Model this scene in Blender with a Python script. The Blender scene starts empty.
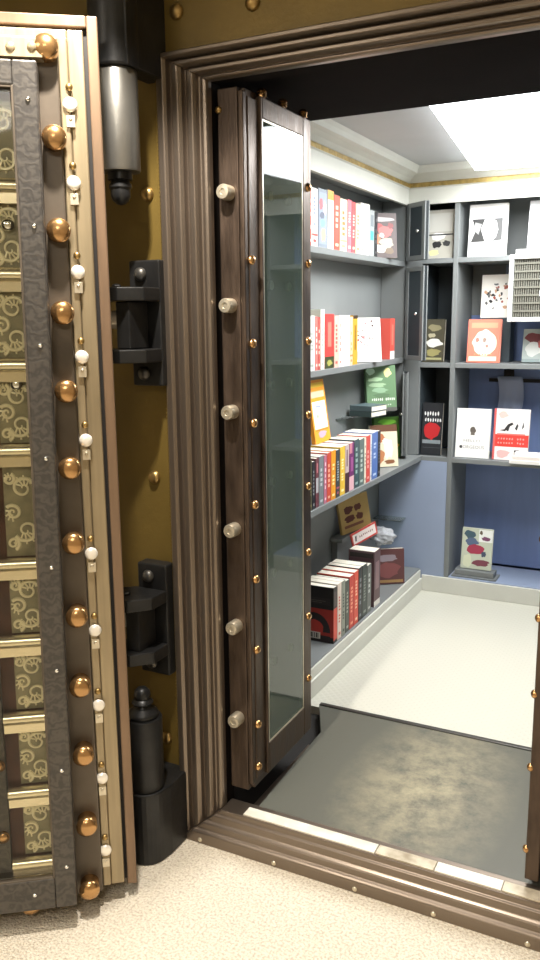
import bpy, math, random
from mathutils import Vector, Matrix
C = bpy.context.scene.collection
rnd = random.Random(7)
PI = math.pi

# ------------------------------------------------------------------ colours and materials
def lin(c):
    if isinstance(c, str):
        c = tuple(int(c[i:i+2], 16)/255 for i in (0, 2, 4))
        return tuple((x/12.92 if x <= .04045 else ((x+.055)/1.055)**2.4) for x in c)
    return c
_m = {}
def mat(name, col, rough=.5, metal=0., bump=0., bscale=40., var=0., vscale=6., stretch=(1, 1, 1), spec=.5, col2=None, rvar=0.):
    if name in _m: return _m[name]
    m = bpy.data.materials.new(name); m.use_nodes = True
    nt = m.node_tree; N = nt.nodes; L = nt.links
    b = N['Principled BSDF']; c = lin(col)
    b.inputs['Base Color'].default_value = (*c, 1); b.inputs['Roughness'].default_value = rough
    b.inputs['Metallic'].default_value = metal; b.inputs['Specular IOR Level'].default_value = spec
    if bump or var or col2 or rvar:
        tc = N.new('ShaderNodeTexCoord'); mp = N.new('ShaderNodeMapping'); mp.inputs['Scale'].default_value = stretch
        L.new(tc.outputs['Object'], mp.inputs['Vector'])
    if var or col2 or rvar:
        n = N.new('ShaderNodeTexNoise'); n.inputs['Scale'].default_value = vscale; n.inputs['Detail'].default_value = 5
        L.new(mp.outputs[0], n.inputs['Vector'])
        r = N.new('ShaderNodeMapRange'); r.inputs[1].default_value = .3; r.inputs[2].default_value = .7
        L.new(n.outputs['Fac'], r.inputs[0])
        if var or col2:
            mx = N.new('ShaderNodeMix'); mx.data_type = 'RGBA'
            c2 = lin(col2) if col2 else tuple(x*(1+var) for x in c)
            c1 = c if col2 else tuple(x*(1-var) for x in c)
            mx.inputs['A'].default_value = (*c1, 1); mx.inputs['B'].default_value = (*c2, 1)
            L.new(r.outputs[0], mx.inputs['Factor']); L.new(mx.outputs['Result'], b.inputs['Base Color'])
        if rvar:
            r2 = N.new('ShaderNodeMapRange'); r2.inputs[3].default_value = rough-rvar; r2.inputs[4].default_value = rough+rvar
            L.new(r.outputs[0], r2.inputs[0]); L.new(r2.outputs[0], b.inputs['Roughness'])
    if bump:
        n2 = N.new('ShaderNodeTexNoise'); n2.inputs['Scale'].default_value = bscale; n2.inputs['Detail'].default_value = 3
        L.new(mp.outputs[0], n2.inputs['Vector'])
        bp = N.new('ShaderNodeBump'); bp.inputs['Strength'].default_value = bump; bp.inputs['Distance'].default_value = .004
        L.new(n2.outputs['Fac'], bp.inputs['Height']); L.new(bp.outputs[0], b.inputs['Normal'])
    _m[name] = m
    return m
def paper(col):                                            # printed colours of covers
    return mat('print_'+col, col, .45)
def glass_mat(name, tint, tr, ior=1.5, rough=.02, haze=0.):
    m = bpy.data.materials.new(name); m.use_nodes = True
    nt = m.node_tree; N = nt.nodes; L = nt.links; N.remove(N['Principled BSDF'])
    out = N['Material Output']
    t = N.new('ShaderNodeBsdfTransparent'); t.inputs[0].default_value = (*[x*tr for x in lin(tint)], 1)
    g = N.new('ShaderNodeBsdfGlossy'); g.inputs['Roughness'].default_value = rough
    f = N.new('ShaderNodeFresnel'); f.inputs['IOR'].default_value = ior
    base = t
    if haze:
        d = N.new('ShaderNodeBsdfDiffuse'); d.inputs[0].default_value = (*lin(tint), 1)
        h = N.new('ShaderNodeMixShader'); h.inputs[0].default_value = haze
        L.new(t.outputs[0], h.inputs[1]); L.new(d.outputs[0], h.inputs[2]); base = h
    mx = N.new('ShaderNodeMixShader')
    L.new(f.outputs[0], mx.inputs[0]); L.new(base.outputs[0], mx.inputs[1]); L.new(g.outputs[0], mx.inputs[2])
    L.new(mx.outputs[0], out.inputs['Surface'])
    return m
def emit_mat(name, col, s):
    m = bpy.data.materials.new(name); m.use_nodes = True
    b = m.node_tree.nodes['Principled BSDF']; b.inputs['Base Color'].default_value = (*lin(col), 1)
    b.inputs['Emission Color'].default_value = (*lin(col), 1); b.inputs['Emission Strength'].default_value = s
    return m

M = dict(
 bronze=mat('aged_bronze_moulding', '82766a', .32, .8, bump=.03, bscale=60, var=.07, vscale=3, rvar=.03),
 leaf=mat('brown_patinated_steel', '51443a', .42, .7, bump=.2, bscale=50, var=.35, vscale=12, stretch=(3, 3, .7), rvar=.1),
 soffit=mat('shaded_brown_steel', '14100e', .95, 0., var=.2, spec=.1),  # near-black colour holds the shade under the header and behind the moulding
 olive=mat('olive_gold_lacquer', '766230', .42, .35, bump=.15, bscale=90, var=.15, vscale=5),
 brass=mat('polished_brass', 'c09766', .24, .9, var=.12, vscale=30),
 brassbar=mat('pale_brass_bar', 'efe4c6', .26, .8),
 brassdull=mat('dull_brass', 'a98d5a', .35, .9, var=.2, vscale=40),
 nickel=mat('nickel_steel', 'd2c9b4', .3, .7, var=.15, vscale=40),
 chrome=mat('chrome', 'f2f2f0', .12, 1.),
 silver=mat('glare_white_silver', 'fffaf0', .22, .35),  # near-white colour takes in the specular glare of the door buttons
 black=mat('black_cast_iron', '2c2c2c', .38, .5, bump=.15, bscale=70, var=.3, vscale=14),
 steelbarrel=mat('grey_steel_barrel', '86847e', .34, .8, bump=.08, bscale=80, var=.12, vscale=10),
 barrel=mat('dark_steel_barrel', '55534f', .38, .7, bump=.08, bscale=80, var=.15, vscale=10),
 rim=mat('copper_brown_rim', '846d58', .4, .5, var=.15, vscale=8, stretch=(6, 6, .5)),
 strip=mat('champagne_steel', 'a39478', .34, .6, var=.14, vscale=9, stretch=(8, 8, .4), rvar=.06),
 step=mat('grey_steel_step', '5e554a', .42, .4, var=.2, vscale=10),
 engr_dark=mat('engraved_brass_ground', '8f886c', .42, .1, var=.25, vscale=30),
 engr=mat('engraved_brass_scroll', 'efe6c2', .32, .15),
 redwood=mat('red_brown_backing', '4a2c20', .5, .2, var=.3, vscale=20),
 bluegrey=mat('blue_grey_shelf_paint', '7b7f7f', .5, 0, var=.06, vscale=4),
 darkpaint_shade=mat('slate_paint_and_shade', '3b444a', .5, 0, var=.1, vscale=5),
 blue=mat('mid_blue_paint', '788cba', .55, 0, var=.1, vscale=3, stretch=(4, 4, .6)),
 paleblue=mat('pale_blue_grey_paint', '95a2ba', .5, 0, var=.05, vscale=3),
 white=mat('white_paint', 'cfcfc6', .5, 0, var=.04),
 cream=mat('cream_wall_paint', 'd8cdb6', .7, 0, var=.03),
 ceil=mat('grey_ceiling_paint', 'b4b7b8', .6, 0, var=.03),
 gold=mat('gold_bead', 'a58c50', .4, .4, var=.35, vscale=50),
 plate=mat('worn_dark_steel_plate', '43453f', .5, .1, bump=.2, bscale=120, col2='8f8670', vscale=2.1, rvar=.08),
 worn=mat('worn_glare_strip', 'f2eee2', .4, .1, col2='d0c8b4', vscale=14),  # worn metal; its reflected light is put into the near-white colour
 worn2=mat('stained_bright_strip', 'd8ceb8', .5, .15, col2='8e7f66', vscale=18),
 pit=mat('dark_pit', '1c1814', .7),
 page=mat('page_paper', 'ece6d6', .7, bump=.3, bscale=200),
 plastic=mat('grey_white_plastic', 'd4d6d2', .5),
 louvre=mat('beige_grille_plastic', '6c6b60', .6),
 tan=mat('tan_card', 'b99a63', .6),
 glass=glass_mat('green_tinted_glass', 'a9c0b0', .92, 1.7, .02, .18),
 clear=glass_mat('clear_glass', 'e8f2ee', .92, 1.5, .02, .12),
 doorglass=glass_mat('clear_door_glass', 'fbfbf8', .98, 1.25, .02),
 film=glass_mat('crumpled_clear_plastic', 'eef1f6', .95, 1.5, .15, .45),
 lamp=emit_mat('fluorescent_diffuser', 'f6fbff', 9.),
 addedlamp=emit_mat('added_room_panel', 'fff2de', 6.),
)
# engraved dark frame: scrolled bump
def engraved_steel():
    m = bpy.data.materials.new('engraved_gunmetal'); m.use_nodes = True
    nt = m.node_tree; N = nt.nodes; L = nt.links; b = N['Principled BSDF']
    b.inputs['Metallic'].default_value = .55; b.inputs['Roughness'].default_value = .42
    tc = N.new('ShaderNodeTexCoord'); w = N.new('ShaderNodeTexWave'); w.wave_type = 'RINGS'
    w.inputs['Scale'].default_value = 12; w.inputs['Distortion'].default_value = 12; w.inputs['Detail'].default_value = 2; w.inputs['Detail Scale'].default_value = 3
    L.new(tc.outputs['Object'], w.inputs['Vector'])
    mx = N.new('ShaderNodeMix'); mx.data_type = 'RGBA'
    mx.inputs['A'].default_value = (*lin('4a4744'), 1); mx.inputs['B'].default_value = (*lin('5a5651'), 1)
    L.new(w.outputs['Fac'], mx.inputs['Factor']); L.new(mx.outputs['Result'], b.inputs['Base Color'])
    bp = N.new('ShaderNodeBump'); bp.inputs['Strength'].default_value = .12; bp.inputs['Distance'].default_value = .002
    L.new(w.outputs['Fac'], bp.inputs['Height']); L.new(bp.outputs[0], b.inputs['Normal'])
    return m
M['frame'] = engraved_steel()
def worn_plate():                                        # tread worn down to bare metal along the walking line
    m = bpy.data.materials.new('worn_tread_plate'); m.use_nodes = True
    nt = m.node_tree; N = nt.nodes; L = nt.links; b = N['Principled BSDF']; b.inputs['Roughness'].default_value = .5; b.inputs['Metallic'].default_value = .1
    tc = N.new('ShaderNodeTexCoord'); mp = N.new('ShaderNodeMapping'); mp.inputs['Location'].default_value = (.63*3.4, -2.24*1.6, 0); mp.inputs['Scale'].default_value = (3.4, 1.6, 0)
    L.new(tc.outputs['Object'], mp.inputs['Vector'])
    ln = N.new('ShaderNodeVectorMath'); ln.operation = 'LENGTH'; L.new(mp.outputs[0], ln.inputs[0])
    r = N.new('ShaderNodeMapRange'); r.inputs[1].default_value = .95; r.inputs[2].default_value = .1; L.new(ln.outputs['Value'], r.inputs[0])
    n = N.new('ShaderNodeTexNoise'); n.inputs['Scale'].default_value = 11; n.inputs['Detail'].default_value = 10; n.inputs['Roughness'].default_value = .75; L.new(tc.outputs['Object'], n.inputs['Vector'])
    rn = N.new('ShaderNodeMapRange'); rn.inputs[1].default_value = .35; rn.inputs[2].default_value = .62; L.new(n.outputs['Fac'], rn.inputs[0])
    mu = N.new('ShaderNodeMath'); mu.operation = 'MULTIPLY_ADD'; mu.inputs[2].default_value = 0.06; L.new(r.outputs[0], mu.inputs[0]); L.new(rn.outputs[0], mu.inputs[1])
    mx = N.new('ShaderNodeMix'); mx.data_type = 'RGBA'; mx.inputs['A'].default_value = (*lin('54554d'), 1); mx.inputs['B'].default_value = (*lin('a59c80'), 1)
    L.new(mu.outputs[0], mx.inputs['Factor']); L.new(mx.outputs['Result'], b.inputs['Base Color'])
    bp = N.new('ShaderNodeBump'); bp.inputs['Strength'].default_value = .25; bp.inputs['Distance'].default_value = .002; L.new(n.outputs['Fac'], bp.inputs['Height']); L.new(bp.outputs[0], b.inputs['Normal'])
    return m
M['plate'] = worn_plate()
def carpet_mat():
    m = bpy.data.materials.new('cream_loop_carpet'); m.use_nodes = True
    nt = m.node_tree; N = nt.nodes; L = nt.links; b = N['Principled BSDF']; b.inputs['Roughness'].default_value = .95
    b.inputs['Specular IOR Level'].default_value = .1
    tc = N.new('ShaderNodeTexCoord')
    v = N.new('ShaderNodeTexVoronoi'); v.inputs['Scale'].default_value = 170
    n = N.new('ShaderNodeTexNoise'); n.inputs['Scale'].default_value = 150; n.inputs['Detail'].default_value = 3
    L.new(tc.outputs['Object'], v.inputs['Vector']); L.new(tc.outputs['Object'], n.inputs['Vector'])
    cr = N.new('ShaderNodeValToRGB'); e = cr.color_ramp.elements
    e[0].position = .34; e[0].color = (*lin('cbbda8'), 1); e[1].position = .56; e[1].color = (*lin('ebe2d0'), 1)
    L.new(n.outputs['Fac'], cr.inputs[0]); L.new(cr.outputs[0], b.inputs['Base Color'])
    bp = N.new('ShaderNodeBump'); bp.inputs['Strength'].default_value = .7; bp.inputs['Distance'].default_value = .006; bp.invert = True
    L.new(v.outputs['Distance'], bp.inputs['Height']); L.new(bp.outputs[0], b.inputs['Normal'])
    return m
def diamond_floor():
    m = bpy.data.materials.new('white_patterned_floor'); m.use_nodes = True
    nt = m.node_tree; N = nt.nodes; L = nt.links; b = N['Principled BSDF']; b.inputs['Roughness'].default_value = .4
    tc = N.new('ShaderNodeTexCoord'); mp = N.new('ShaderNodeMapping'); mp.inputs['Rotation'].default_value = (0, 0, PI/4)
    ck = N.new('ShaderNodeTexVoronoi'); ck.inputs['Scale'].default_value = 46; ck.inputs['Randomness'].default_value = 0
    L.new(tc.outputs['Object'], mp.inputs['Vector']); L.new(mp.outputs[0], ck.inputs['Vector'])
    cr = N.new('ShaderNodeValToRGB'); e = cr.color_ramp.elements
    e[0].position = .2; e[0].color = (*lin('95948a'), 1); e[1].position = .36; e[1].color = (*lin('cbc9bc'), 1)
    L.new(ck.outputs['Distance'], cr.inputs[0]); L.new(cr.outputs[0], b.inputs['Base Color'])
    bp = N.new('ShaderNodeBump'); bp.inputs['Strength'].default_value = .5; bp.inputs['Distance'].default_value = .003; bp.invert = True
    L.new(ck.outputs['Distance'], bp.inputs['Height']); L.new(bp.outputs[0], b.inputs['Normal'])
    return m

# ------------------------------------------------------------------ mesh builder
class MB:
    def __init__(s): s.v = []; s.f = []; s.mi = []; s.sm = []; s.mats = []
    def _m(s, m):
        if m is None: return 0
        if m not in s.mats: s.mats.append(m)
        return s.mats.index(m)
    def face(s, idx, m=None, smooth=False): s.f.append(idx); s.mi.append(s._m(m)); s.sm.append(smooth)
    def box(s, x0, x1, y0, y1, z0, z1, m=None, T=None):
        x0, x1 = sorted((x0, x1)); y0, y1 = sorted((y0, y1)); z0, z1 = sorted((z0, z1))
        p = [(x0, y0, z0), (x1, y0, z0), (x1, y1, z0), (x0, y1, z0), (x0, y0, z1), (x1, y0, z1), (x1, y1, z1), (x0, y1, z1)]
        if T: p = [tuple(T @ Vector(q)) for q in p]
        k = len(s.v); s.v += p
        for q in ((0, 3, 2, 1), (4, 5, 6, 7), (0, 1, 5, 4), (1, 2, 6, 5), (2, 3, 7, 6), (3, 0, 4, 7)): s.face([k+i for i in q], m)
        return s
    def lathe(s, o, axis, prof, m=None, seg=24):           # prof: (distance along axis, radius)
        o = Vector(o); a = Vector(axis).normalized()
        u = a.orthogonal().normalized(); w = a.cross(u)
        rings = []
        for d, r in prof:
            if r < 1e-6: rings.append([len(s.v)]); s.v.append(tuple(o+a*d))
            else:
                k = len(s.v); rings.append([k+i for i in range(seg)])
                for i in range(seg):
                    t = 2*PI*i/seg; s.v.append(tuple(o+a*d+(u*math.cos(t)+w*math.sin(t))*r))
        for A, B in zip(rings, rings[1:]):
            for i in range(seg):
                j = (i+1) % seg
                if len(A) == 1 and len(B) == 1: continue
                if len(A) == 1: s.face([A[0], B[j], B[i]][::-1], m, True)
                elif len(B) == 1: s.face([A[i], A[j], B[0]], m, True)
                else: s.face([A[i], A[j], B[j], B[i]], m, True)
        if len(rings[0]) > 1: s.face(rings[0][::-1], m)
        if len(rings[-1]) > 1: s.face(list(rings[-1]), m)
        return s
    def cyl(s, p0, p1, r, m=None, seg=20):
        d = Vector(p1)-Vector(p0); return s.lathe(p0, d, [(0, r), (d.length, r)], m, seg)
    def dome(s, o, axis, r, h, neck=0., m=None, seg=16):   # a cap on a short shank
        pr = [(-.001, r*.92), (neck, r*.92), (neck, r)] + [(neck+h*math.sin(t), r*math.cos(t)) for t in (.25, .55, .85, 1.15, 1.4)] + [(neck+h, 0)]
        return s.lathe(o, axis, pr, m, seg)
    def prism(s, pts, z0, z1, m=None):
        a = sum(pts[i][0]*pts[(i+1) % len(pts)][1]-pts[(i+1) % len(pts)][0]*pts[i][1] for i in range(len(pts)))
        if a < 0: pts = pts[::-1]
        k = len(s.v); n = len(pts); s.v += [(x, y, z0) for x, y in pts]+[(x, y, z1) for x, y in pts]
        s.face([k+i for i in range(n)][::-1], m); s.face([k+n+i for i in range(n)], m)
        for i in range(n):
            j = (i+1) % n; s.face([k+i, k+j, k+n+j, k+n+i], m)
        return s
    def tube(s, pts, r, m=None, seg=6):
        pts = [Vector(p) for p in pts]; rings = []
        for i, p in enumerate(pts):
            d = (pts[min(i+1, len(pts)-1)]-pts[max(i-1, 0)]).normalized()
            ref = Vector((0, 1, 0)) if abs(d.y) < .9 else Vector((1, 0, 0))
            u = d.cross(ref).normalized(); w = d.cross(u); k = len(s.v)
            rr = r if not callable(r) else r(i/(len(pts)-1))
            rings.append([k+j for j in range(seg)])
            for j in range(seg):
                t = 2*PI*j/seg; s.v.append(tuple(p+(u*math.cos(t)+w*math.sin(t))*rr))
        for A, B in zip(rings, rings[1:]):
            for j in range(seg): s.face([A[j], A[(j+1) % seg], B[(j+1) % seg], B[j]], m, True)
        s.face(rings[0][::-1], m); s.face(rings[-1], m)
        return s
    def build(s, name, m, parent=None, bevel=0.):
        me = bpy.data.meshes.new(name); me.from_pydata(s.v, [], s.f)
        mats = s.mats or [m]
        if s.mats and m is not None and m not in s.mats: pass
        for x in mats: me.materials.append(x)
        me.polygons.foreach_set('material_index', s.mi if s.mats else [0]*len(s.f))
        me.polygons.foreach_set('use_smooth', s.sm); me.update()
        if any(s.sm): me.set_sharp_from_angle(angle=.75)
        o = bpy.data.objects.new(name, me); C.objects.link(o)
        if parent: o.parent = parent
        if bevel:
            b = o.modifiers.new('bevel', 'BEVEL'); b.width = bevel; b.segments = 2; b.limit_method = 'ANGLE'; b.angle_limit = .7; b.harden_normals = False
        return o
def tag(o, label=None, cat=None, group=None, kind=None):
    if label: o['label'] = label
    if cat: o['category'] = cat
    if group: o['group'] = group
    if kind: o['kind'] = kind
    return o
def thing(name, loc, label, cat, rz=0., group=None):
    o = bpy.data.objects.new(name, None); C.objects.link(o); o.location = loc; o.rotation_euler = (0, 0, rz); o.empty_display_size = .05
    return tag(o, label, cat, group)
def struct(name, mb, m, parent=None, bevel=0., label=None):
    o = mb.build(name, m, parent, bevel)
    if not parent: o['kind'] = 'structure'
    if label: o['label'] = label
    return o
def copy_part(o, loc, parent=None):
    c = o.copy(); C.objects.link(c); c.location = loc
    if parent: c.parent = parent
    return c

# ================================================================== THE SETTING
OX0, OX1, OZ0, OZ1 = -1.125, -.17, .105, 2.073           # vault opening
YW = 1.86                                                # face of the steel front wall
struct('floor', MB().box(-3.3, 2.3, -3.1, 1.90, -.05, 0), carpet_mat(), label='cream speckled loop carpet in front of the vault')
w = MB()
w.box(-3.3, OX0-.127, YW, 1.95, 0, 2.60); w.box(OX1+.127, 2.3, YW, 1.95, 0, 2.60); w.box(OX0-.127, OX1+.127, YW, 1.95, OZ1+.069, 2.60)
struct('wall_front', w, M['olive'], label='olive gold lacquered steel wall around the vault opening')
struct('wall_left', MB().box(-3.4, -3.3, -3.1, 1.95, 0, 2.60), M['cream'])
struct('wall_right', MB().box(2.3, 2.4, -3.1, 1.95, 0, 2.60), M['cream'])
struct('wall_back', MB().box(-3.4, 2.4, -3.2, -3.1, 0, 2.60), M['cream'])
struct('ceiling', MB().box(-3.4, 2.4, -3.2, 1.95, 2.60, 2.70), M['white'])

# stepped bronze moulding round the opening, one piece a side, mitred
prof = [(0, 1.90), (0, 1.884), (.03, 1.876), (.10, 1.874), (.16, 1.880), (.20, 1.880), (.22, 1.868), (.26, 1.860), (.38, 1.860), (.42, 1.868), (.46, 1.870), (.48, 1.855),
        (.54, 1.846), (.66, 1.846), (.71, 1.856), (.75, 1.858), (.77, 1.842), (.82, 1.834), (.95, 1.834), (1, 1.842), (1, 1.90)]
prof_sill = [(0, 1.93), (0, 1.862), (.14, 1.861), (.17, 1.853), (.36, 1.853), (.40, 1.846), (.44, 1.843), (.60, 1.843), (.63, 1.836), (.68, 1.831), (1, 1.831), (1, 1.93)]
def moulding(name, side, studs=()):
    prof = prof_sill if side == 'bottom' else globals()['prof']
    dl, dr, dt, db = .125, .125, .067, .105
    def corner(q, t):
        if q == 'bl': return (OX0-dl*t, OZ0-db*t)
        if q == 'br': return (OX1+dr*t, OZ0-db*t)
        if q == 'tl': return (OX0-dl*t, OZ1+dt*t)
        return (OX1+dr*t, OZ1+dt*t)
    a, b = {'left': ('bl', 'tl'), 'top': ('tl', 'tr'), 'right': ('tr', 'br'), 'bottom': ('br', 'bl')}[side]
    mb = MB(); n = len(prof)
    for q in (a, b):
        for t, y in prof:
            x, z = corner(q, t); mb.v.append((x, y, z))
    for i in range(n):
        j = (i+1) % n; mb.face([i, j, n+j, n+i])
    mb.face(list(range(n))[::-1]); mb.face([n+i for i in range(n)])
    return struct(name, mb, M['bronze'], bevel=.0025)
moulding('trim_1', 'left')['label'] = 'stepped bronze moulding up the left side of the vault opening'
moulding('trim_2', 'top')['label'] = 'stepped bronze moulding over the vault opening'
moulding('trim_3', 'right')
sill = moulding('trim_4', 'bottom'); sill['label'] = 'stepped bronze sill along the carpet with small studs'
s0 = None
for x in (-1.18, -.94, -.70, -.487, -.255):
    if s0 is None: s0 = MB().dome((0, 0, 0), (0, -1, .15), .0075, .006, .001).build('sill_stud', M['nickel'], sill); s0.location = (x, 1.834, .012)
    else: copy_part(s0, (x, 1.834, .012), sill)
# knurled edge strip beside the left moulding
kn = MB().box(-1.256, -1.2455, 1.848, 1.8598, .26, 2.2)
for i in range(190): kn.box(-1.2575, -1.2515, 1.846, 1.849, .27+i*.0101, .2745+i*.0101)
struct('trim_5', kn, M['olive'])
# vestibule between the frame and the vault
struct('wall_vestibule_left', MB().box(-1.33, -1.255, 1.95, 2.62, 0, 2.3), M['leaf'])
struct('wall_vestibule_right', MB().box(-.05, .02, 1.95, 2.62, 0, 2.3), M['leaf'])
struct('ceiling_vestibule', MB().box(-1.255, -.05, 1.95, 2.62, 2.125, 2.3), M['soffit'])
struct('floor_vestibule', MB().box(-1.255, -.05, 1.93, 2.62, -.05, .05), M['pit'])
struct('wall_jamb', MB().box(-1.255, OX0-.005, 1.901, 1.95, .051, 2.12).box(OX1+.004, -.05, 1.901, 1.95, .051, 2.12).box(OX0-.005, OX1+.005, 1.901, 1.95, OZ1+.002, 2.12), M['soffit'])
# vault shell
VL, VR, VB = -1.47, .17, 4.62
struct('floor_vault', MB().box(VL-.05, VR+.05, 2.621, VB+.05, -.05, .08), diamond_floor(), label='white floor with a fine diamond pattern inside the vault')
struct('wall_vault_left', MB().box(VL-.05, VL, 2.62, VB+.05, .08, 2.2), M['bluegrey'])
struct('wall_vault_right', MB().box(VR, VR+.05, 2.62, VB+.05, .08, 2.2), M['bluegrey'])
struct('wall_vault_back', MB().box(VL, VR, VB, VB+.05, .08, 2.2), M['blue'])
struct('wall_vault_front', MB().box(VL, -1.331, 2.57, 2.62, .08, 2.2).box(.021, VR, 2.57, 2.62, .08, 2.2), M['bluegrey'])
struct('ceiling_vault', MB().box(VL-.05, VR+.05, 2.621, VB+.05, 2.2, 2.25), M['ceil'], label='flat grey vault ceiling above the book shelves')

# cornice with gold bead (left, back, right)
def cornice(name, x0, x1, y0, y1, nx, ny, lab=None):
    pr = [(0, 2.03), (.012, 2.03), (.012, 2.105), (.02, 2.11), (.02, 2.127), (.014, 2.132), (.03, 2.15), (.05, 2.162), (.07, 2.168), (.075, 2.185), (.085, 2.199), (0, 2.199)]
    mb = MB(); n = len(pr)
    for k in (0, 1):
        for d, z in pr:
            t = d
            if nx: mb.v.append((x0+nx*d, (y0 if k == 0 else y1-t), z))
            else: mb.v.append(((x0+t if k == 0 else x1-t), y0+ny*d, z))
    for i in range(n):
        j = (i+1) % n; mb.face([i, j, n+j, n+i], M['gold'] if i in (3, 4) else M['white'])
    mb.face(list(range(n))[::-1], M['white']); mb.face([n+i for i in range(n)], M['white'])
    return struct(name, mb, None, label=lab)
YB = 4.10                                                # face of the back shelves
cornice('trim_6', -1.33, 0, 2.622, YB, 1, 0, 'white cornice with gold bead above the left shelves')
cornice('trim_7', -1.33, .03, YB, 0, 0, -1, 'white cornice with gold bead above the back shelves')
cornice('trim_8', .03, 0, 2.622, YB, -1, 0)
struct('trim_9', MB().box(-1.338, -1.33, 2.622, YB, 2.03, 2.199).box(-1.33, .03, YB, YB+.02, 2.085, 2.199), M['white'])
struct('baseboard_back', MB().box(-1.205, .0, YB-.016, YB-.001, .08, .165), M['white'], bevel=.003, label='pale baseboard under the back shelves')
struct('baseboard_left', MB().box(-1.214, -1.200, 2.63, YB-.018, .08, .150).box(-1.217, -1.208, 2.63, YB-.018, .150, .192), M['white'], bevel=.003, label='pale moulded baseboard under the left shelves')

# ================================================================== THRESHOLD
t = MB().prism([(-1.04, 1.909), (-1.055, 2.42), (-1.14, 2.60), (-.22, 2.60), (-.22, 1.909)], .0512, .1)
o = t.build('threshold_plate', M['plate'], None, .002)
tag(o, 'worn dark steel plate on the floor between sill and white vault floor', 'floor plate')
pl = MB()
for x0, x1, m_ in ((-1.055, -.66, M['worn']), (-.658, -.50, M['worn2']), (-.498, -.33, M['worn']), (-.328, -.20, M['worn2'])): pl.box(x0, x1, 1.868, 1.907, .001, .109, m_)
tag(pl.build('threshold_strip', None, None, .001), 'bright worn metal strip along the inner edge of the bronze sill', 'threshold strip')
ed = MB().box(-1.14, -.22, 2.601, 2.6195, .0512, .104)
tag(ed.build('floor_edge_bar', M['barrel'], None, .002), 'thin grey bar where the dark plate meets the white floor', 'floor bar')
fr = MB().box(-1.075, -1.036, 1.93, 2.36, .0512, .078)
tag(fr.build('floor_rail', M['bronze'], None, .002), 'low brown rail on the floor under the glazed door', 'floor rail')

# ================================================================== BIG VAULT DOOR (hinged left, swung open towards us)
A = math.radians(37.5)
door = thing('vault_door', (-1.22, 1.58, .0), 'huge vault door swung open at left, brass studs round a glazed bolt window', 'door', A)
door['kind'] = 'thing'
W = 1.05
door_back = MB().box(-W, -.001, .002, .075, .045, 2.135).build('door_slab', M['leaf'], door, .003)
rim = MB()
def ring(mb, x0, x1, z0, z1, wd, y0, y1, m=None, bottom=True):          # rectangular ring
    mb.box(x0, x0+wd, y0, y1, z0, z1, m); mb.box(x1-wd, x1, y0, y1, z0, z1, m); mb.box(x0+wd, x1-wd, y0, y1, z1-wd, z1, m)
    if bottom: mb.box(x0+wd, x1-wd, y0, y1, z0, z0+wd, m)
ring(rim, -W, 0, .04, 2.14, .024, -.018, .002, None, False); rim.build('outer_rim', M['rim'], door, .003)
g = MB(); ring(g, -W+.024, -.024, .05, 2.116, .008, -.004, .002, None, False); g.build('rim_groove', M['pit'], door)
s1 = MB(); ring(s1, -W+.032, -.032, .052, 2.108, .034, -.026, .002, None, False); ring(s1, -W+.066, -.066, .055, 2.09, .020, -.034, .002, None, False); s1.build('stepped_flange', M['strip'], door, .003)
s2 = MB().box(-W+.0865, -.0865, -.046, .001, .050, 2.085); s2.build('door_step', M['step'], door, .003)
s3 = MB().box(-W+.13, -.140, -.066, -.046, .09, 2.03); s3.build('bolt_box', M['redwood'], door, .002)
# studs
st = MB().dome((0, 0, 0), (0, -1, 0), .0262, .016, .030, seg=24).build('stud', M['brass'], door); st.location = (-.108, -.046, 2.058)
sz = [1.88, 1.69, 1.515, 1.342, 1.166, .988, .808, .63, .45, .258]
for i, z in enumerate(sz): copy_part(st, (-.101-.016*i/9, -.046, z), door)
copy_part(st, (-.119, -.046, .080), door)
for x in (-.264, -.42, -.58, -.74, -.90): copy_part(st, (x, -.046, .060), door)
for x in (-.26, -.42, -.58, -.74, -.90): copy_part(st, (x, -.046, 2.064), door)
for z in [2.058]+sz: copy_part(st, (-W+.108, -.046, z), door)
# buttons, specular glare put in their colour, with a catch under each
bz = [1.794, 1.604, 1.416, 1.224, .951+.05, .80, .60, .40, .20]
bz = [1.955, 1.794, 1.604, 1.416, 1.224, .951, .757, .561, .363, .16]
bt = MB().dome((0, 0, 0), (0, -1, 0), .0155, .007, .004, seg=24).build('button', M['silver'], door)
ct = MB().box(-.009, .009, -.006, 0, -.012, .012).dome((0, -.006, .004), (0, -1, 0), .004, .003).build('catch', M['nickel'], door, .001)
pn = MB().dome((0, 0, 0), (0, -1, 0), .008, .006, .002).build('pin', M['brassdull'], door)
for i, z in enumerate(bz):
    x = -.066-.010*i/9
    if i == 0: bt.location = (x, -.034, z); ct.location = (x, -.034, z-.034); pn.location = (x, -.034, z+.036)
    else: copy_part(bt, (x, -.034, z), door); copy_part(ct, (x, -.034, z-.034), door); copy_part(pn, (x, -.034, z+.036), door)
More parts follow.
